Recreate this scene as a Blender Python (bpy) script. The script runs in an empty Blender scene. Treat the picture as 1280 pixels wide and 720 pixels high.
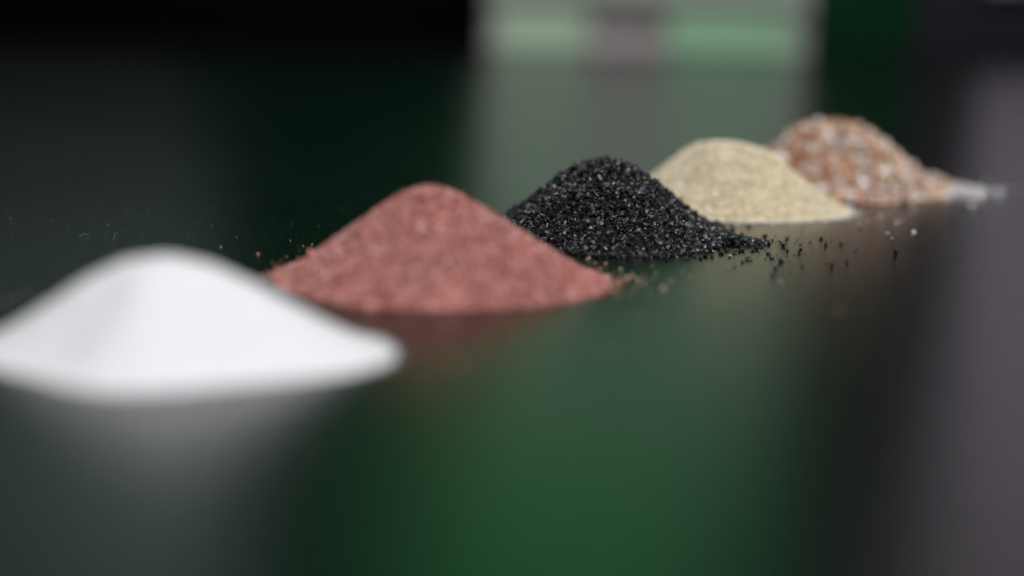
import bpy, bmesh, math, random
import numpy as np
from mathutils import Vector, Matrix

PI = math.pi
rng = np.random.default_rng(11)
random.seed(11)
scene = bpy.context.scene
COL = scene.collection

# ------------------------------------------------------------------ camera
F_PX = 1672.0                      # focal length in photograph pixels (1280 wide)
PITCH = math.atan(340 / F_PX)
CAM_H = 0.0463
cd = bpy.data.cameras.new('camera')
cam = bpy.data.objects.new('camera', cd)
COL.objects.link(cam)
cam.location = (0, 0, CAM_H)
ROLL = math.radians(1.4)
cam.rotation_euler = (Matrix.Rotation(PI / 2 - PITCH, 3, 'X') @ Matrix.Rotation(ROLL, 3, 'Z')).to_euler()
cd.sensor_width = 36.0
cd.lens = 36.0 * F_PX / 1280
cd.clip_start = 0.005
cd.clip_end = 50
cd.dof.use_dof = True
cd.dof.focus_distance = 0.277
cd.dof.aperture_fstop = 4.1
scene.camera = cam

# ------------------------------------------------------------------ world, lamps, exposure
w = bpy.data.worlds.new('World')
scene.world = w
w.use_nodes = True
bg = w.node_tree.nodes['Background']
bg.inputs['Color'].default_value = (0.9, 0.95, 1.0, 1)
bg.inputs['Strength'].default_value = 0.03


def area_lamp(name, loc, target, size, size_y, power, color):
    ld = bpy.data.lights.new(name, 'AREA')
    ld.shape = 'RECTANGLE'
    ld.size, ld.size_y = size, size_y
    ld.energy = power
    ld.color = color
    o = bpy.data.objects.new(name, ld)
    COL.objects.link(o)
    o.location = loc
    o.rotation_euler = (Vector(target) - Vector(loc)).to_track_quat('-Z', 'Y').to_euler()
    return o


area_lamp('ceiling_lamp', (0.35, -0.42, 1.18), (0.02, 0.27, 0.0), 1.0, 0.8, 23.2, (1.0, 0.985, 0.99))
area_lamp('added_wall_fill', (0.1, 1.15, 1.5), (0.1, 2.15, 0.75), 1.6, 0.2, 18.5, (1.0, 1.0, 1.0)).data.spread = math.radians(100)  # second light is an added fill brightening the wall the table mirrors

scene.view_settings.view_transform = 'Standard'
scene.view_settings.look = 'None'
scene.view_settings.exposure = 0.0
scene.view_settings.gamma = 1.0
scene.render.engine = 'CYCLES'
scene.cycles.use_denoising = True
scene.cycles.max_bounces = 8


# ------------------------------------------------------------------ helpers
def level(px, py):
    """A pixel of the photograph with the camera's small roll taken out."""
    dx, dy = px - 640, py - 360
    c, n = math.cos(ROLL), math.sin(ROLL)
    return 640 + dx * c + dy * n, 360 - dx * n + dy * c


def ground_level(px, py, z=0.0):
    a = PITCH + math.atan((py - 360) / F_PX)
    c = math.hypot(F_PX, py - 360)
    y = (CAM_H - z) / math.tan(a)
    return (px - 640) / c * math.hypot(y, CAM_H - z), y


def ground(px, py, z=0.0):
    """Point of the height z seen at a pixel of the photograph (used to measure the piles)."""
    return ground_level(*level(px, py), z)


def empty(name, loc, label=None, cat=None, group=None):
    o = bpy.data.objects.new(name, None)
    o.empty_display_size = 0.005
    COL.objects.link(o)
    o.location = loc
    if label:
        o['label'] = label
    if cat:
        o['category'] = cat
    if group:
        o['group'] = group
    return o


def link(name, me, mat=None, parent=None, loc=(0, 0, 0), kind=None):
    o = bpy.data.objects.new(name, me)
    COL.objects.link(o)
    o.location = loc
    if mat is not None and not me.materials:
        me.materials.append(mat)
    if parent is not None:
        o.parent = parent
    if kind:
        o['kind'] = kind
    return o


def np_mesh(name, verts, tris, smooth=False):
    me = bpy.data.meshes.new(name)
    nv, nf = len(verts), len(tris)
    k = tris.shape[1]
    me.vertices.add(nv)
    me.vertices.foreach_set('co', np.ascontiguousarray(verts, dtype=np.float32).ravel())
    me.loops.add(nf * k)
    me.loops.foreach_set('vertex_index', np.ascontiguousarray(tris, dtype=np.int32).ravel())
    me.polygons.add(nf)
    me.polygons.foreach_set('loop_start', np.arange(0, nf * k, k, dtype=np.int32))
    me.polygons.foreach_set('use_smooth', np.full(nf, smooth, dtype=bool))
    me.update(calc_edges=True)
    return me


def box_bm(bm, x0, x1, y0, y1, z0, z1, bevel=0.0):
    r = bmesh.ops.create_cube(bm, size=1.0)
    for v in r['verts']:
        v.co = Vector(((x0 + x1) / 2 + v.co.x * (x1 - x0), (y0 + y1) / 2 + v.co.y * (y1 - y0),
                       (z0 + z1) / 2 + v.co.z * (z1 - z0)))
    if bevel:
        es = list({e for v in r['verts'] for e in v.link_edges})
        bmesh.ops.bevel(bm, geom=es, offset=bevel, segments=2, affect='EDGES', profile=0.5)


def box(name, x0, x1, y0, y1, z0, z1, mat, parent=None, bevel=0.002, kind=None):
    bm = bmesh.new()
    box_bm(bm, x0, x1, y0, y1, z0, z1, bevel)
    me = bpy.data.meshes.new(name)
    bm.to_mesh(me)
    bm.free()
    return link(name, me, mat, parent, kind=kind)


# ------------------------------------------------------------------ materials
def new_mat(name):
    m = bpy.data.materials.new(name)
    m.use_nodes = True
    nt = m.node_tree
    return m, nt, nt.nodes['Principled BSDF']


def island_random(nt):
    geo = nt.nodes.new('ShaderNodeNewGeometry')
    oi = nt.nodes.new('ShaderNodeObjectInfo')
    add = nt.nodes.new('ShaderNodeMath')
    add.operation = 'ADD'
    fr = nt.nodes.new('ShaderNodeMath')
    fr.operation = 'FRACT'
    nt.links.new(geo.outputs['Random Per Island'], add.inputs[0])
    nt.links.new(oi.outputs['Random'], add.inputs[1])
    nt.links.new(add.outputs[0], fr.inputs[0])
    return fr.outputs[0]


def ramp(nt, fac, stops, interp='LINEAR'):
    r = nt.nodes.new('ShaderNodeValToRGB')
    cr = r.color_ramp
    cr.interpolation = interp
    while len(cr.elements) < len(stops):
        cr.elements.new(0.5)
    for e, (p, c) in zip(cr.elements, stops):
        e.position = p
        e.color = (*c, 1)
    nt.links.new(fac, r.inputs['Fac'])
    return r.outputs['Color']


def grain_mat(name, stops, rough, spec=0.5, interp='LINEAR', cloud=None, rough_var=0.0):
    m, nt, b = new_mat(name)
    f = island_random(nt)
    c = ramp(nt, f, stops, interp)
    if cloud:                                   # slow drifts of shade through the heap: mixed lots of sand
        sc, amt = cloud
        tc = nt.nodes.new('ShaderNodeNewGeometry')
        no = nt.nodes.new('ShaderNodeTexNoise')
        no.inputs['Scale'].default_value = sc
        no.inputs['Detail'].default_value = 3
        nt.links.new(tc.outputs['Position'], no.inputs['Vector'])
        mr = nt.nodes.new('ShaderNodeMapRange')
        mr.inputs['From Min'].default_value = 0.3
        mr.inputs['From Max'].default_value = 0.7
        mr.inputs['To Min'].default_value = 1 - amt
        mr.inputs['To Max'].default_value = 1 + amt * 0.6
        nt.links.new(no.outputs['Fac'], mr.inputs['Value'])
        mx = nt.nodes.new('ShaderNodeMix')
        mx.data_type = 'RGBA'
        mx.blend_type = 'MULTIPLY'
        mx.inputs[0].default_value = 1
        nt.links.new(c, mx.inputs[6])
        nt.links.new(mr.outputs[0], mx.inputs[7])
        c = mx.outputs[2]
    nt.links.new(c, b.inputs['Base Color'])
    b.inputs['Roughness'].default_value = rough
    b.inputs['Specular IOR Level'].default_value = spec
    if rough_var:
        mr = nt.nodes.new('ShaderNodeMapRange')
        mr.inputs['To Min'].default_value = rough - rough_var
        mr.inputs['To Max'].default_value = rough + rough_var
        nt.links.new(f, mr.inputs['Value'])
        nt.links.new(mr.outputs[0], b.inputs['Roughness'])
    return m


def plain_mat(name, col, rough, spec=0.5, noise=(30, 0.12)):
    m, nt, b = new_mat(name)
    tc = nt.nodes.new('ShaderNodeTexCoord')
    no = nt.nodes.new('ShaderNodeTexNoise')
    no.inputs['Scale'].default_value = noise[0]
    no.inputs['Detail'].default_value = 4
    nt.links.new(tc.outputs['Object'], no.inputs['Vector'])
    lo = tuple(v * (1 - noise[1]) for v in col)
    hi = tuple(min(1, v * (1 + noise[1])) for v in col)
    nt.links.new(ramp(nt, no.outputs['Fac'], [(0.3, lo), (0.7, hi)]), b.inputs['Base Color'])
    b.inputs['Roughness'].default_value = rough
    b.inputs['Specular IOR Level'].default_value = spec
    return m


M_WHITE = plain_mat('white_powder', (0.80, 0.80, 0.825), 0.95, 0.1, (900, 0.02))
nt = M_WHITE.node_tree
_b = nt.nodes['Principled BSDF']
_g = nt.nodes.new('ShaderNodeNewGeometry')
_n = nt.nodes.new('ShaderNodeTexNoise')
_n.inputs['Scale'].default_value = 5200
_n.inputs['Detail'].default_value = 3
_bp = nt.nodes.new('ShaderNodeBump')
_bp.inputs['Strength'].default_value = 0.5
_bp.inputs['Distance'].default_value = 0.0001
nt.links.new(_g.outputs['Position'], _n.inputs['Vector'])
nt.links.new(_n.outputs['Fac'], _bp.inputs['Height'])
nt.links.new(_bp.outputs['Normal'], _b.inputs['Normal'])

M_RED = grain_mat('red_garnet_grains', [(0.0, (0.28, 0.085, 0.075)), (0.3, (0.49, 0.172, 0.145)),
                                        (0.65, (0.637, 0.265, 0.23)), (0.86, (0.745, 0.391, 0.35)), (1.0, (0.88, 0.68, 0.64))],
                  0.45, 0.5, cloud=(260, 0.22))
M_RED_CORE = plain_mat('red_heap_core', (0.48, 0.16, 0.14), 0.9, 0.2, (700, 0.2))
M_BLACK = grain_mat('black_glossy_grains', [(0.0, (0.012, 0.012, 0.014)), (0.6, (0.023, 0.023, 0.027)),
                                            (0.93, (0.055, 0.055, 0.063)), (1.0, (0.16, 0.16, 0.175))],
                    0.35, 0.5, rough_var=0.14)
M_BLACK_CORE = plain_mat('black_heap_core', (0.008, 0.008, 0.009), 0.8, 0.3, (700, 0.2))
M_YELLOW = grain_mat('yellow_sand_grains', [(0.0, (0.68, 0.55, 0.34)), (0.25, (0.84, 0.74, 0.52)),
                                            (0.7, (0.92, 0.86, 0.68)), (1.0, (0.95, 0.94, 0.88))],
                     0.5, 0.4, cloud=(240, 0.13))
M_YELLOW_CORE = plain_mat('yellow_heap_core', (0.78, 0.68, 0.44), 0.9, 0.2, (700, 0.2))
M_MIX = grain_mat('mixed_gravel_grains', [(0.0, (0.38, 0.16, 0.10)), (0.13, (0.52, 0.25, 0.15)), (0.32, (0.66, 0.39, 0.23)),
                                          (0.50, (0.76, 0.54, 0.36)), (0.62, (0.66, 0.56, 0.48)), (0.70, (0.82, 0.77, 0.70)),
                                          (0.79, (0.82, 0.78, 0.52)), (0.84, (0.90, 0.89, 0.90)), (0.96, (0.44, 0.40, 0.38))],
                  0.4, 0.5, 'CONSTANT', cloud=(190, 0.20))
M_MIX_WHITE = grain_mat('white_quartz_grains', [(0.0, (0.55, 0.54, 0.55)), (0.5, (0.72, 0.72, 0.75)), (1.0, (0.84, 0.84, 0.88))], 0.4, 0.5)
M_MIX_CORE = plain_mat('mixed_heap_core', (0.40, 0.26, 0.19), 0.9, 0.2, (500, 0.3))
M_PALE = grain_mat('pale_loose_grains', [(0.0, (0.40, 0.34, 0.24)), (0.5, (0.56, 0.50, 0.40)), (1.0, (0.70, 0.68, 0.62))], 0.45, 0.5)
M_FINES = grain_mat('pale_sand_fines', [(0.0, (0.62, 0.58, 0.48)), (0.5, (0.80, 0.77, 0.68)), (1.0, (0.90, 0.88, 0.82))], 0.5, 0.4)
M_TAN = grain_mat('tan_loose_grains', [(0.0, (0.35, 0.17, 0.12)), (0.5, (0.50, 0.30, 0.22)), (1.0, (0.66, 0.48, 0.38))], 0.45, 0.5)

# black satin table top with a fine pressed grain
M_TABLE, nt, b = new_mat('black_satin_tabletop')
b.inputs['Base Color'].default_value = (0.0022, 0.0022, 0.0025, 1)
b.inputs['Roughness'].default_value = 0.17
b.inputs['IOR'].default_value = 1.6
geo = nt.nodes.new('ShaderNodeNewGeometry')
n1 = nt.nodes.new('ShaderNodeTexNoise')
n1.inputs['Scale'].default_value = 1900
n1.inputs['Detail'].default_value = 2
n1.inputs['Roughness'].default_value = 0.5
nt.links.new(geo.outputs['Position'], n1.inputs['Vector'])
bp = nt.nodes.new('ShaderNodeBump')
bp.inputs['Strength'].default_value = 0.30
bp.inputs['Distance'].default_value = 0.0002
nt.links.new(n1.outputs['Fac'], bp.inputs['Height'])
nt.links.new(bp.outputs['Normal'], b.inputs['Normal'])
n2 = nt.nodes.new('ShaderNodeTexNoise')
n2.inputs['Scale'].default_value = 14
n2.inputs['Detail'].default_value = 5
nt.links.new(geo.outputs['Position'], n2.inputs['Vector'])
mr = nt.nodes.new('ShaderNodeMapRange')
mr.inputs['To Min'].default_value = 0.16
mr.inputs['To Max'].default_value = 0.22
nt.links.new(n2.outputs['Fac'], mr.inputs['Value'])
nt.links.new(mr.outputs[0], b.inputs['Roughness'])

M_FLOOR = plain_mat('dark_floor', (0.03, 0.03, 0.032), 0.6)
M_BLACKWALL = plain_mat('black_wall_paint', (0.0015, 0.0015, 0.002), 0.9, 0.0)
M_GREEN_FADE_A = plain_mat('green_fade_panel', (0.012, 0.062, 0.026), 0.8, 0.0)  # outer step: fading edge of the green reflection painted as panel colour
M_GREEN_FADE_B = plain_mat('green_panel', (0.020, 0.115, 0.042), 0.8, 0.0)  # inner step of the same painted fade, next to the bright green
M_WARM = plain_mat('warm_grey_panel', (0.32, 0.35, 0.31), 0.7, 0.2)
M_GREY = plain_mat('grey_panel', (0.014, 0.0135, 0.017), 0.8, 0.0)
M_DGREEN = plain_mat('dark_green_panel', (0.0010, 0.0105, 0.0055), 0.8, 0.0)
M_MGREEN = plain_mat('mid_green_panel', (0.003, 0.019, 0.008), 0.8, 0.0)
M_LILAC = plain_mat('lilac_grey_panel', (0.25, 0.225, 0.255), 0.8, 0.0)
M_TEAL = plain_mat('teal_grey_panel', (0.12, 0.172, 0.162), 0.8, 0.0)
M_SAGE = plain_mat('sage_panel', (0.085, 0.15, 0.105), 0.8, 0.0)
M_GGREEN = plain_mat('grey_green_panel', (0.37, 0.50, 0.36), 0.7, 0.2)
M_DOOR = plain_mat('pale_sage_door', (0.27, 0.35, 0.275), 0.7, 0.2)
M_FRAME = plain_mat('cabinet_grey', (0.38, 0.345, 0.345), 0.7, 0.2)
M_DFRAME = plain_mat('cabinet_dark_grey', (0.16, 0.15, 0.15), 0.7, 0.2)
M_PGREEN = plain_mat('pale_green_panel', (0.26, 0.45, 0.29), 0.7, 0.2)
M_BGREEN = plain_mat('bright_green_panel', (0.028, 0.165, 0.058), 0.7, 0.0)

# ------------------------------------------------------------------ the setting: floor, table, stand wall
box('floor', -3, 3, -1.5, 4.0, -0.80, -0.75, M_FLOOR, bevel=0, kind='structure')
tab = empty('table', (0, 0.9, -0.75), 'black satin table with the five grain heaps standing on it', 'table')
t = box('tabletop', -1.6, 1.6, -0.5, 1.93, -0.03, 0.0, M_TABLE, bevel=0.003)
t.parent = tab
t.location = (0, -0.9, 0.75)
for lx in (-1.5, 1.5):
    for ly in (-0.4, 1.83):
        l = box('leg', lx - 0.03, lx + 0.03, ly - 0.03, ly + 0.03, -0.75, -0.03, M_BLACKWALL)
        l.parent = tab
        l.location = (0, -0.9, 0.75)

WY = 2.10                                       # front of the stand wall behind the table
wall = empty('stand_wall', (0, WY, -0.75), 'dark stand wall of grey and green panels behind the table', 'wall')


def wbox(name, x0, x1, y0, y1, z0, z1, mat, parent, bevel=0.002):
    o = box(name, x0, x1, y0, y1, z0, z1, mat, bevel=bevel)
    o.parent = parent
    o.location = -Vector(parent.location)
    return o


def wx(px):
    return (px - 648) / F_PX * WY * 0.985


wbox('base_board', -1.9, wx(1000), WY, WY + 0.05, -0.75, 0.115, M_BLACKWALL, wall)
wbox('base_board', wx(1000) + 0.002, 1.9, WY, WY + 0.05, -0.75, 0.0, M_BLACKWALL, wall)
wbox('base_board', wx(1222) + 0.003, 1.9, WY, WY + 0.05, 0.002, 0.108, M_GREY, wall)
wbox('grey_panel', -1.9, wx(225), WY, WY + 0.05, 0.117, 0.40, M_GREY, wall)
wbox('teal_grey_panel', -1.9, wx(270), WY - 0.01, WY + 0.05, 0.403, 2.0, M_TEAL, wall)
wbox('dark_green_panel', wx(225) + 0.003, wx(590), WY, WY + 0.05, 0.117, 0.40, M_DGREEN, wall)
wbox('dark_green_panel', wx(270) + 0.003, wx(400), WY, WY + 0.05, 0.403, 2.0, M_MGREEN, wall)
wbox('sage_panel', wx(590) + 0.003, wx(1000), WY, WY + 0.05, 0.117, 0.56, M_SAGE, wall)
wbox('dark_green_panel', wx(400) + 0.003, wx(590), WY, WY + 0.05, 0.403, 0.56, M_DGREEN, wall)
wbox('green_fade_panel', wx(400) + 0.003, wx(490), WY, WY + 0.05, 0.563, 2.0, M_GREEN_FADE_A, wall)  # added strip, dimmed so the green reflection fades out sideways
wbox('green_panel', wx(490) + 0.003, wx(570), WY, WY + 0.05, 0.563, 2.0, M_GREEN_FADE_B, wall)  # added strip at middle brightness, softening the reflection's edge
wbox('bright_green_panel', wx(570) + 0.003, wx(890), WY, WY + 0.05, 0.563, 2.0, M_BGREEN, wall)
wbox('green_panel', wx(890) + 0.003, wx(960), WY, WY + 0.05, 0.563, 2.0, M_GREEN_FADE_B, wall)
wbox('mid_green_panel', wx(1000) + 0.003, wx(1140), WY, WY + 0.05, 0.002, 0.56, M_MGREEN, wall)
wbox('green_fade_panel', wx(960) + 0.003, wx(1040), WY, WY + 0.05, 0.563, 2.0, M_GREEN_FADE_A, wall)
wbox('charcoal_panel', wx(1140) + 0.003, wx(1222), WY, WY + 0.05, 0.002, 0.56, M_GREY, wall)
wbox('charcoal_panel', wx(1040) + 0.003, wx(1222), WY, WY + 0.05, 0.563, 2.0, M_GREY, wall)
wbox('lilac_panel', wx(1222) + 0.003, 1.9, WY - 0.02, WY + 0.05, 0.11, 2.0, M_LILAC, wall)

# pale cabinet with green doors standing on the far end of the table
CY = 1.72


def cx(px):
    return (px - 648) / F_PX * CY * 0.985


cab = empty('cabinet', ((cx(608) + cx(1012)) / 2, CY, 0), 'blurred pale grey cabinet with green panels at the far end of the table', 'cabinet')
x0, x1 = cx(608), cx(1012)
wbox('carcass', x0, x1, CY + 0.012, CY + 0.17, 0.0, 0.36, M_FRAME, cab, 0.004)
rows = [(0.0, 0.054), (0.064, 0.20), (0.21, 0.35)]
for i, (za, zb) in enumerate(rows):
    wbox('green_panel' if i == 0 else 'sage_door', x0 + 0.012, cx(735), CY + 0.002, CY + 0.011, za + 0.004, zb, M_GGREEN if i == 0 else M_DOOR, cab, 0.001)
    wbox('green_panel' if i == 0 else 'sage_door', cx(835), x1 - 0.02, CY + 0.002, CY + 0.011, za + 0.004, zb, M_PGREEN if i == 0 else M_DOOR, cab, 0.001)
    if i == 0:
        wbox('grey_panel', cx(738), cx(832), CY + 0.004, CY + 0.011, za + 0.004, 0.027, M_FRAME, cab, 0.001)
        wbox('grey_panel', cx(738), cx(832), CY + 0.006, CY + 0.011, 0.029, zb, M_DFRAME, cab, 0.001)
    else:
        wbox('warm_grey_panel', cx(738), cx(832), CY + 0.004, CY + 0.011, za + 0.004, zb, M_WARM, cab, 0.001)
    wbox('rail', x0, x1, CY, CY + 0.0105, zb + 0.001, zb + 0.008, M_DFRAME, cab, 0.001)

# ------------------------------------------------------------------ grains
TEMPLATES = []


def make_templates(n, npts, squash):
    out = []
    for i in range(n):
        bm = bmesh.new()
        r = random.Random(100 * npts + i)
        for k in range(npts):
            v = Vector((r.gauss(0, 1), r.gauss(0, 1), r.gauss(0, 1))).normalized() * r.uniform(0.8, 1.1)
            bm.verts.new((v.x, v.y * r.uniform(0.75, 1.0), v.z * squash))
        h = bmesh.ops.convex_hull(bm, input=bm.verts)
        bmesh.ops.delete(bm, geom=[g for g in h['geom_interior'] if isinstance(g, bmesh.types.BMVert)], context='VERTS')
        bmesh.ops.triangulate(bm, faces=bm.faces)
        bmesh.ops.recalc_face_normals(bm, faces=bm.faces)
        bm.verts.index_update()
        V = np.array([v.co[:] for v in bm.verts])
        T = np.array([[v.index for v in f.verts] for f in bm.faces])
        V -= V.mean(0)
        V /= 2 * np.abs(V).max() * 0.86             # about one unit across
        out.append((V, T))
        bm.free()
    return out


T_ANG = make_templates(14, 10, 0.72)      # angular
T_RND = make_templates(12, 9, 0.9)        # rounder, cheap
T_CHEAP = make_templates(10, 7, 0.85)     # about ten faces


def rotations(n):
    q = rng.normal(size=(n, 4))
    q /= np.linalg.norm(q, axis=1)[:, None]
    a, b_, c, d = q.T
    return np.stack([np.stack([1 - 2 * (c * c + d * d), 2 * (b_ * c - a * d), 2 * (b_ * d + a * c)], 1),
                     np.stack([2 * (b_ * c + a * d), 1 - 2 * (b_ * b_ + d * d), 2 * (c * d - a * b_)], 1),
                     np.stack([2 * (b_ * d - a * c), 2 * (c * d + a * b_), 1 - 2 * (b_ * b_ + c * c)], 1)], 1), q


def grains_mesh(name, pos, size, templates, R, stretch):
    vs, ts, off = [], [], 0
    which = np.arange(len(pos)) % len(templates)
    for k, (V, T) in enumerate(templates):
        idx = np.nonzero(which == k)[0]
        if not len(idx):
            continue
        P = V[None] * (size[idx, None] * stretch[idx])[:, None, :]
        P = np.einsum('nij,nvj->nvi', R[idx], P) + pos[idx, None, :]
        n, m = len(idx), len(V)
        vs.append(P.reshape(-1, 3))
        ts.append((T[None] + (np.arange(n) * m)[:, None, None] + off).reshape(-1, 3))
        off += n * m
    return np_mesh(name, np.concatenate(vs), np.concatenate(ts))


class Heap:
    """A heap of grains: its outline by direction, its height profile and its surface."""

    def __init__(self, apex, radii, H, soft, foot, seed, lump=0.03, ripple=0.008, top=0.0, pinch=0.0):
        self.pinch = pinch
        self.ripple = ripple
        self.apex, self.H, self.soft, self.foot, self.top = apex, H, soft, foot, top
        r = np.random.default_rng(seed)
        self.radii = radii                      # right, back, left, front
        self.harm = [(k, lump * r.normal() / k ** 0.5, r.uniform(0, 2 * PI)) for k in range(2, 14)]
        self.waves = [(r.normal(size=2) * 2 * PI / (radii[0] * r.uniform(0.3, 0.9)), r.uniform(0, 2 * PI), r.normal()) for _ in range(14)]
        self.bumps = []

    def R(self, th):
        a = (th % (2 * PI)) / (PI / 2)
        i = np.floor(a).astype(int) % 4
        f = a - np.floor(a)
        f = f * f * (3 - 2 * f)
        rr = np.array(self.radii)
        out = rr[i] * (1 - f) + rr[(i + 1) % 4] * f
        m = 1.0 - self.pinch * np.sin(2 * th) ** 2
        for k, amp, ph in self.harm:
            m = m + amp * np.cos(k * th + ph)
        return out * m

    def h(self, x, y):
        """height above the table, x and y from the apex"""
        th = np.arctan2(y, x)
        s = np.hypot(x, y) / self.R(th)
        a = self.soft
        sm = np.sqrt(np.maximum(s - self.top, 0) ** 2 + a * a)
        v = np.clip((math.sqrt((1 - self.top) ** 2 + a * a) - sm) / (math.sqrt((1 - self.top) ** 2 + a * a) - a), 0, None)
        v = v ** self.foot
        wv = sum(c * np.sin(k[0] * x + k[1] * y + p) for k, p, c in self.waves)
        v = v * (1 + self.ripple * wv * np.clip(s * 3, 0, 1))
        z = self.H * v
        for bx, by, br, bh in self.bumps:
            q = np.hypot(x - bx, y - by) / br
            z = np.maximum(z, bh * np.clip(1 - q, 0, None) ** 1.1)
        return z

    def core_mesh(self, name, sink, nr=90, na=180, smooth=True):
        th = np.linspace(0, 2 * PI, na, endpoint=False)
        ss = np.linspace(0, 1.0, nr) ** 0.9
        TH, SS = np.meshgrid(th, ss)
        Rm = SS * self.R(TH)
        X, Y = Rm * np.cos(TH), Rm * np.sin(TH)
        Z = np.maximum(self.h(X, Y) - sink, 0.0)
        Z[-1] = 0.0
        V = np.stack([X, Y, Z + 0.00002], -1).reshape(-1, 3)
        q = []
        i, j = np.meshgrid(np.arange(nr - 1), np.arange(na), indexing='ij')
        j2 = (j + 1) % na
        q = np.stack([i * na + j, (i + 1) * na + j, (i + 1) * na + j2, i * na + j2], -1).reshape(-1, 4)
        q = q[na:]                              # the tip closes with a fan of quads on the second ring
        me = np_mesh(name, V, q, smooth)
        return me

    def scatter(self, n, size_mean, size_sig, rim=1.02, power=0.5, jitter=0.35):
        u = rng.random(n)
        s = u ** power * rim
        th = rng.random(n) * 2 * PI
        r = s * self.R(th)
        size = size_mean * np.exp(rng.normal(0, size_sig, n))
        x, y = r * np.cos(th), r * np.sin(th)
        z = self.h(x, y) + size * (rng.random(n) - 0.5) * 2 * jitter - size * 0.08
        z = np.maximum(z, size * 0.33)
        return np.stack([x, y, z], 1), size, s, th

    def skirt(self, n, size_mean, size_sig, reach):
        th = rng.random(n) * 2 * PI
        s = 1.0 + rng.exponential(reach, n)
        s = np.minimum(s, 1 + reach * 5)
        r = s * self.R(th)
        size = size_mean * np.exp(rng.normal(0, size_sig, n)) * 0.9
        return np.stack([r * np.cos(th), r * np.sin(th), size * 0.36], 1), size


def stretch(n, lo=0.75, hi=1.25):
    return rng.uniform(lo, hi, (n, 3))


def build_heap(root, heap, templates, mat, core_mat, n, mean, sig, n_parts, n_skirt, reach, stuff_name, st=(0.75, 1.25), skirt_mat=None, skirt_size=None):
    link('heap_core', heap.core_mesh('heap_core', mean * 1.3), core_mat, root)
    pos, size, s, th = heap.scatter(n, mean, sig)
    R, q = rotations(n)
    sc = stretch(n, *st)
    keep = np.ones(n, bool)
    if n_parts:
        # the grains that show largest on the near side become parts of their own
        near = pos[:, 1] < heap.radii[0] * 0.15
        show = np.where(near & (s < 1.0), size * (1 + 0.25 * (pos[:, 2] > heap.h(pos[:, 0], pos[:, 1]))), 0)
        idx = np.argsort(-show)[:n_parts]
        keep[idx] = False
        meshes = []
        for V, T in templates:
            me = np_mesh('grain', V, T)
            me.materials.append(mat)
            meshes.append(me)
        for i in idx:
            o = bpy.data.objects.new('grain', meshes[i % len(meshes)])
            COL.objects.link(o)
            o.parent = root
            up = size[i] * 0.08
            o.location = (pos[i, 0], pos[i, 1], pos[i, 2] + up)
            o.rotation_mode = 'QUATERNION'
            o.rotation_quaternion = q[i]
            o.scale = sc[i] * size[i]
    me = grains_mesh(stuff_name, pos[keep], size[keep], templates, R[keep], sc[keep])
    link(stuff_name, me, mat, root, kind='stuff')
    if n_skirt:
        p2, s2 = heap.skirt(n_skirt, skirt_size or mean, sig, reach)
        R2, _ = rotations(n_skirt)
        me = grains_mesh('spilled_grains', p2, s2, templates, R2, stretch(n_skirt, *st))
        link('spilled_grains', me, skirt_mat or mat, root, kind='stuff')


def heap_from_pixels(apex_px, base_y, left_px, right_px, front_y, **kw):
    """Measures a heap in the photograph: apex pixel, row of its centre on the table, tips and near edge."""
    ua, va = level(*apex_px)
    _, vb = level(apex_px[0], base_y)
    _, vf = level(apex_px[0], front_y)
    ax, ay = ground_level(ua, vb)
    lx, _ = ground_level(level(left_px, base_y)[0], vb)
    rx, _ = ground_level(level(right_px, base_y)[0], vb)
    _, fy = ground_level(ua, vf)
    a = PITCH + math.atan((va - 360) / F_PX)
    H = CAM_H - ay * math.tan(a)
    rf = ay - fy
    h = Heap((ax, ay), (rx - ax, 0.95 * (rx - lx) / 2, ax - lx, rf), H, **kw)
    return h


# white powder heap, nearest
hw = heap_from_pixels((207, 323), 438, -45, 495, 492, soft=0.30, foot=1.30, pinch=0.17, seed=3, lump=0.003, ripple=0.0025, top=0.06)
wt = empty('powder_heap', (*hw.apex, 0), 'smooth snow white powder heap, nearest and out of focus', 'heap', 'heaps of granules in a row on the table')
link('powder_mound', hw.core_mesh('powder_mound', 0.0, 120, 240), M_WHITE, wt)
p2, s2 = hw.skirt(900, 0.00022, 0.3, 0.02)
R2, _ = rotations(900)
link('spilled_powder', grains_mesh('spilled_powder', p2, s2, T_CHEAP, R2, stretch(900)), M_WHITE, wt, kind='stuff')

# red garnet sand
hr = heap_from_pixels((541, 233), 349, 347, 758, 387, soft=0.19, foot=1.10, pinch=0.05, seed=5, lump=0.006)
rt = empty('red_sand_heap', (*hr.apex, 0), 'dusty red sand heap between the white heap and the black heap', 'heap', 'heaps of granules in a row on the table')
build_heap(rt, hr, T_CHEAP, M_RED, M_RED_CORE, 34000, 0.00042, 0.30, 300, 2400, 0.028, 'red_grains')

# black glossy grit
hb = heap_from_pixels((755, 201), 284, 614, 900, 320, soft=0.21, foot=1.16, seed=8, lump=0.012, top=0.10)
hb.bumps.append((0.0235, -0.001, 0.0100, 0.0016))
bt = empty('black_grit_heap', (*hb.apex, 0), 'glossy black coarse grit heap in sharp focus in the middle', 'heap', 'heaps of granules in a row on the table')
build_heap(bt, hb, T_ANG, M_BLACK, M_BLACK_CORE, 11000, 0.00084, 0.26, 300, 420, 0.04, 'black_grains', st=(0.65, 1.3))

# yellow sand
hy = heap_from_pixels((904, 179), 258, 768, 1056, 277, soft=0.20, foot=1.12, seed=12, lump=0.006, top=0.14)
yt = empty('yellow_sand_heap', (*hy.apex, 0), 'pale yellow fine sand heap just behind the black heap', 'heap', 'heaps of granules in a row on the table')
build_heap(yt, hy, T_CHEAP, M_YELLOW, M_YELLOW_CORE, 24000, 0.00047, 0.30, 0, 5000, 0.03, 'yellow_grains', skirt_mat=M_FINES, skirt_size=0.00034)

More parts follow.
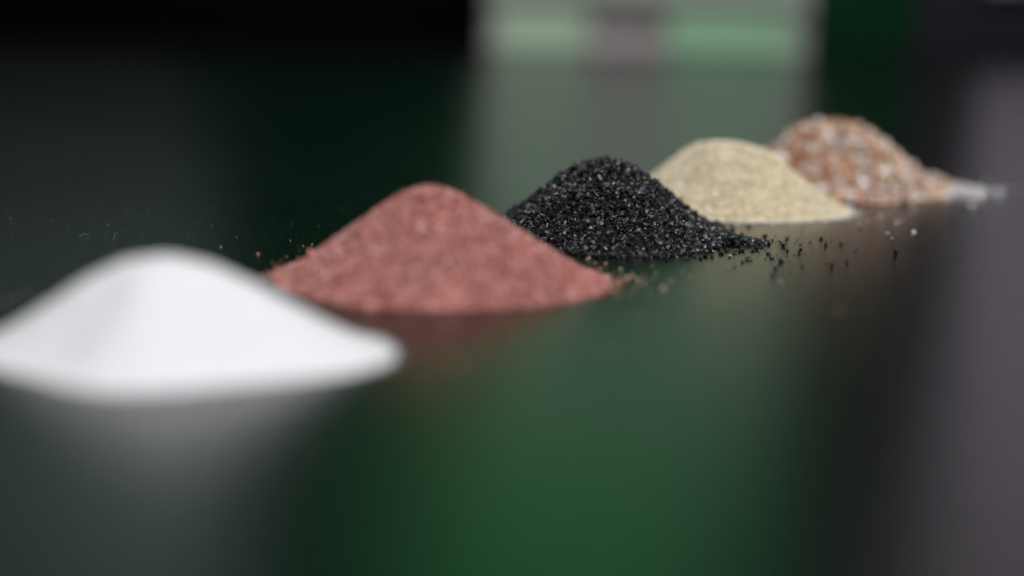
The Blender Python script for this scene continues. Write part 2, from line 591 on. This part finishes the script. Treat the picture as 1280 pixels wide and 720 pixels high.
# mixed brown and white gravel
hm = heap_from_pixels((1036, 157), 235, 912, 1176, 253, soft=0.20, foot=1.30, seed=17, lump=0.015, top=0.20)
hm.bumps.append((0.0195, -0.002, 0.016, 0.0062))
mt = empty('mixed_gravel_heap', (*hm.apex, 0), 'brown orange and white mottled gravel heap, farthest and blurred', 'heap', 'heaps of granules in a row on the table')
build_heap(mt, hm, T_ANG, M_MIX, M_MIX_CORE, 6500, 0.00122, 0.40, 300, 110, 0.03, 'gravel_grains', st=(0.7, 1.25))
# the pale tail of quartz grains at its right foot
tx, ty = ground(1166, 239)
nq = 1500
u = rng.normal(size=(nq, 2)) * np.array([0.0070, 0.0056])
qs = 0.00105 * np.exp(rng.normal(0, 0.25, nq))
hq = 0.0030 * np.exp(-((u[:, 0] / 0.008) ** 2 + (u[:, 1] / 0.0065) ** 2))
qp = np.stack([tx - hm.apex[0] + u[:, 0], ty - hm.apex[1] + u[:, 1], np.maximum(qs * 0.36, hq * rng.random(nq) ** 0.4)], 1)
Rq, _ = rotations(nq)
link('quartz_tail', grains_mesh('quartz_tail', qp, qs, T_ANG, Rq, stretch(nq)), M_MIX_WHITE, mt, kind='stuff')

nb = 260
ub = rng.normal(size=(nb, 2)) * np.array([0.0065, 0.0048]) + np.array([-0.004, 0.0])
sb = 0.00115 * np.exp(rng.normal(0, 0.3, nb))
hb2 = 0.0048 * np.exp(-(((ub[:, 0]) / 0.008) ** 2 + (ub[:, 1] / 0.0065) ** 2))
pb = np.stack([tx - hm.apex[0] + ub[:, 0], ty - hm.apex[1] + ub[:, 1], np.maximum(sb * 0.36, hb2 * rng.random(nb) ** 0.3)], 1)
Rb, _ = rotations(nb)
link('gravel_tail', grains_mesh('gravel_tail', pb, sb, T_ANG, Rb, stretch(nb)), M_MIX, mt, kind='stuff')
# the thin tail of black grit running out to the right
nt_ = 420
t_ = rng.random(nt_) ** 1.5
cx0, cy0 = ground(885, 299)
cx1, cy1 = ground(952, 304)
wd = 0.0030 * (1 - t_) + 0.0012
pt = np.stack([cx0 + (cx1 - cx0) * t_ - hb.apex[0] + rng.normal(0, 0.0008, nt_), cy0 + (cy1 - cy0) * t_ - hb.apex[1] + rng.normal(size=nt_) * wd,
               0.0003 + 0.0016 * (1 - t_) * rng.random(nt_)], 1)
st_ = 0.00080 * np.exp(rng.normal(0, 0.25, nt_))
Rt, _ = rotations(nt_)
link('tail_grains', grains_mesh('tail_grains', pt, st_, T_ANG, Rt, stretch(nt_, 0.65, 1.3)), M_BLACK, bt, kind='stuff')

# crumbs of grit broken off and lying round the tail
nc = 70
cq = [ground(955 + abs(rng.normal()) * 55, 309 + rng.normal() * 13) for _ in range(nc)]
sc_ = 0.00034 * np.exp(rng.normal(0, 0.35, nc))
pc = np.stack([np.array([c[0] for c in cq]) - hb.apex[0], np.array([c[1] for c in cq]) - hb.apex[1], sc_ * 0.3], 1)
Rc, _ = rotations(nc)
link('grit_crumbs', grains_mesh('grit_crumbs', pc, sc_, T_ANG, Rc, stretch(nc)), M_BLACK, bt, kind='stuff')

# ------------------------------------------------------------------ loose grains on the table
def unit_grains(mat, templates):
    out = []
    for V, T in templates:
        me = np_mesh('loose_grain', V, T)
        me.materials.append(mat)
        out.append(me)
    return out


M_GLINT = grain_mat('black_shiny_grain', [(0.0, (0.012, 0.012, 0.014)), (1.0, (0.03, 0.03, 0.034))], 0.22, 0.7)
G_BLACK = unit_grains(M_GLINT, T_ANG)
G_TAN = unit_grains(M_TAN, T_RND)
G_PALE = unit_grains(M_PALE, T_RND)
G_WHITE = unit_grains(M_MIX_WHITE, T_ANG)


def loose(px, py, size, meshes, name, label, group=None):
    x, y = ground(px, py)
    o = bpy.data.objects.new(name, random.choice(meshes))
    COL.objects.link(o)
    o.location = (x, y, size * 0.23)
    o.rotation_euler = (random.uniform(-0.3, 0.3), random.uniform(-0.3, 0.3), random.uniform(0, 6.3))
    o.scale = [size * random.uniform(0.85, 1.2), size * random.uniform(0.85, 1.2), size * random.uniform(0.65, 0.8)]
    o['label'] = label
    o['category'] = 'grain'
    if group:
        o['group'] = group
    return o


black_pts = [(964, 322), (977, 327), (970, 336), (966, 345), (1003, 333), (1039, 332), (1034, 330), (1059, 328),
             (1051, 305), (1027, 299), (1032, 307), (1001, 312), (1070, 313), (983, 302), (979, 308), (975, 304),
             (961, 306), (956, 296), (936, 284), (917, 285), (912, 321), (934, 324), (928, 328), (940, 326), (918, 334),
             (951, 301), (944, 308), (938, 300), (947, 312), (928, 314), (922, 308), (932, 306), (941, 314), (914, 300),
             (925, 296), (918, 316), (908, 313), (902, 318), (952, 309), (966, 301), (890, 322), (882, 321), (875, 324)]
for px, py in black_pts:
    small = (px, py) in [(1001, 312), (1070, 313), (940, 326), (928, 328), (1003, 333), (1034, 330), (918, 334)]
    far_right, tail = px > 990, px < 962
    lab = ('black grain strewn on the bare table well right of the black heap' if far_right else
           'black grain crowded at the tail end of the black heap' if tail else
           'black grain scattered just past the tail of the black heap')
    grp = ('black grains on the bare table well right of the black heap' if far_right else
           'black grains at the tail of the black heap' if tail else 'black grains scattered just past the tail')
    own = {(966, 345): 'black grain nearest the camera below the scattered black grains', (1059, 328): 'shiny black grain right of a close pair of black grains',
           (1039, 332): 'bigger black grain of the close pair on bare table', (1034, 330): 'smaller black grain of the close pair on bare table',
           (964, 322): 'large shiny black grain with bright facet just past the tail'}
    loose(px, py, 0.0007 if small else random.uniform(0.0010, 0.0014), G_BLACK, 'loose_black_grain',
          own.get((px, py), lab), 'loose black grains' if (px, py) in own else grp)
loose(1119, 315, 0.0013, G_BLACK, 'loose_black_grain', 'lone black grain lying farthest right of the black heap')

tan_pts = [(750, 337), (757, 331), (761, 346), (773, 351), (785, 347), (791, 346), (804, 345), (736, 324), (804, 356),
           (793, 362), (815, 334), (820, 342), (853, 339), (863, 347), (778, 344), (768, 342), (772, 358), (744, 330), (766, 362), (790, 341), (783, 350), (769, 355), (797, 357), (807, 352), (776, 337), (758, 352), (816, 349), (838, 352), (787, 369), (752, 345),
           (829, 361), (811, 366), (782, 355), (798, 351)]
for px, py in tan_pts:
    loose(px, py, random.uniform(0.0006, 0.0009), G_TAN, 'loose_tan_grain',
          'loose tan grain strewn at the right foot of the red heap', 'tan grains strewn right of the red heap')
for px, py in [(363, 301), (379, 308), (390, 306), (358, 321), (340, 328), (323, 318), (296, 297), (276, 309), (351, 327), (372, 322), (346, 332), (384, 314)]:
    loose(px, py, random.uniform(0.0003, 0.00055), G_TAN, 'loose_pale_grain',
          'tiny pale grain on the dark table left of the red heap', 'pale grains strewn left of the red heap')
loose(1048, 390, 0.0008, G_TAN, 'loose_tan_grain', 'blurred dull tan grain alone on the table in front of the black grains')
loose(761, 442, 0.0008, G_TAN, 'loose_tan_grain', 'faint blurred tan grain farthest in front of the red heap')
loose(802, 398, 0.0007, G_TAN, 'loose_tan_grain', 'faint blurred tan grain right of the red heap on green reflection')
loose(976, 353, 0.0006, G_TAN, 'loose_tan_grain', 'small tan grain below the strewn black grains')
loose(911, 338, 0.0006, G_TAN, 'loose_tan_grain', 'small tan grain in front of the black heap tail')
for px, py in [(782, 320), (815, 316), (734, 325), (814, 323), (846, 322)]:
    loose(px, py, 0.0006, G_PALE, 'loose_pale_grain', 'pale bead of grain along the front foot of the black heap',
          'pale grains along the front of the black heap')
for px, py in [(1109, 293), (1114, 299), (1142, 291), (1113, 274), (1127, 276), (1122, 279), (1092, 282), (1086, 278), (1100, 272), (1075, 284), (1063, 281)]:
    loose(px, py, random.uniform(0.0009, 0.0013), G_PALE, 'loose_pale_grain', 'blurred pale grain lying right of the yellow heap',
          'pale grains strewn right of the yellow heap')
for px, py in [(1225, 250), (1214, 258), (1252, 236), (1246, 240), (1222, 243), (1275, 240), (1232, 231), (1210, 246), (1219, 237)]:
    loose(px, py, random.uniform(0.0014, 0.002), G_WHITE, 'loose_quartz_grain', 'blurred white quartz grain strewn right of the gravel heap',
          'white grains strewn right of the gravel heap')
for px, py in [(1182, 254), (1171, 256), (1190, 251)]:
    loose(px, py, 0.0014, unit_grains(M_TAN, T_RND), 'loose_brown_grain', 'brown grain just below the white tail of the gravel heap',
          'brown grains below the white tail')

for px, py in [(20, 372), (36, 366), (52, 374), (8, 378)]:
    loose(px, py, 0.0006, G_PALE, 'loose_pale_grain', 'faint blurred pale speck on the dark table left of the white heap',
          'pale specks left of the white heap')
for px, py in [(498, 452), (528, 462), (548, 446), (515, 432), (572, 455)]:
    loose(px, py, 0.0006, G_TAN, 'loose_tan_grain', 'faint blurred grain between the tip of the white heap and the red heap',
          'faint grains between the white and red heaps')

# two lint fibres on the table at the left
M_LINT = plain_mat('lint', (0.16, 0.17, 0.18), 0.8)
for (ax, ay), (bx, by), lab in [((99, 296), (110, 294), 'short pale lint fibre lying flat on the table, leftmost'),
                                ((141, 300), (146, 292), 'short pale lint fibre on the table behind the white heap')]:
    p, q_ = ground(ax, ay), ground(bx, by)
    cu = bpy.data.curves.new('lint_fibre', 'CURVE')
    cu.dimensions = '3D'
    cu.bevel_depth = 0.00006
    sp = cu.splines.new('POLY')
    sp.points.add(6)
    for i in range(7):
        f = i / 6
        sp.points[i].co = (p[0] + (q_[0] - p[0]) * f + math.sin(f * 7) * 0.0002, p[1] + (q_[1] - p[1]) * f, 0.0001 + 0.0003 * math.sin(f * PI), 1)
    cu.materials.append(M_LINT)
    tmp = bpy.data.objects.new('lint_curve', cu)
    me = bpy.data.meshes.new_from_object(tmp)
    bpy.data.objects.remove(tmp)
    o = bpy.data.objects.new('lint_fibre', me)
    COL.objects.link(o)
    o['label'] = lab
    o['category'] = 'fibre'

# fine dust lying on the black table
nd = 6000
dx = rng.uniform(-0.16, 0.20, nd)
dy = rng.uniform(0.14, 0.45, nd)
ds = 0.00008 * np.exp(rng.normal(0, 0.35, nd))
Rd, _ = rotations(nd)
M_DUST = plain_mat('dust', (0.26, 0.26, 0.25), 0.8, 0.2)
d = link('dust', grains_mesh('dust', np.stack([dx, dy, ds * 0.3], 1), ds, T_CHEAP, Rd, stretch(nd)), M_DUST, kind='stuff')
d['label'] = 'fine pale dust specks over the black table'
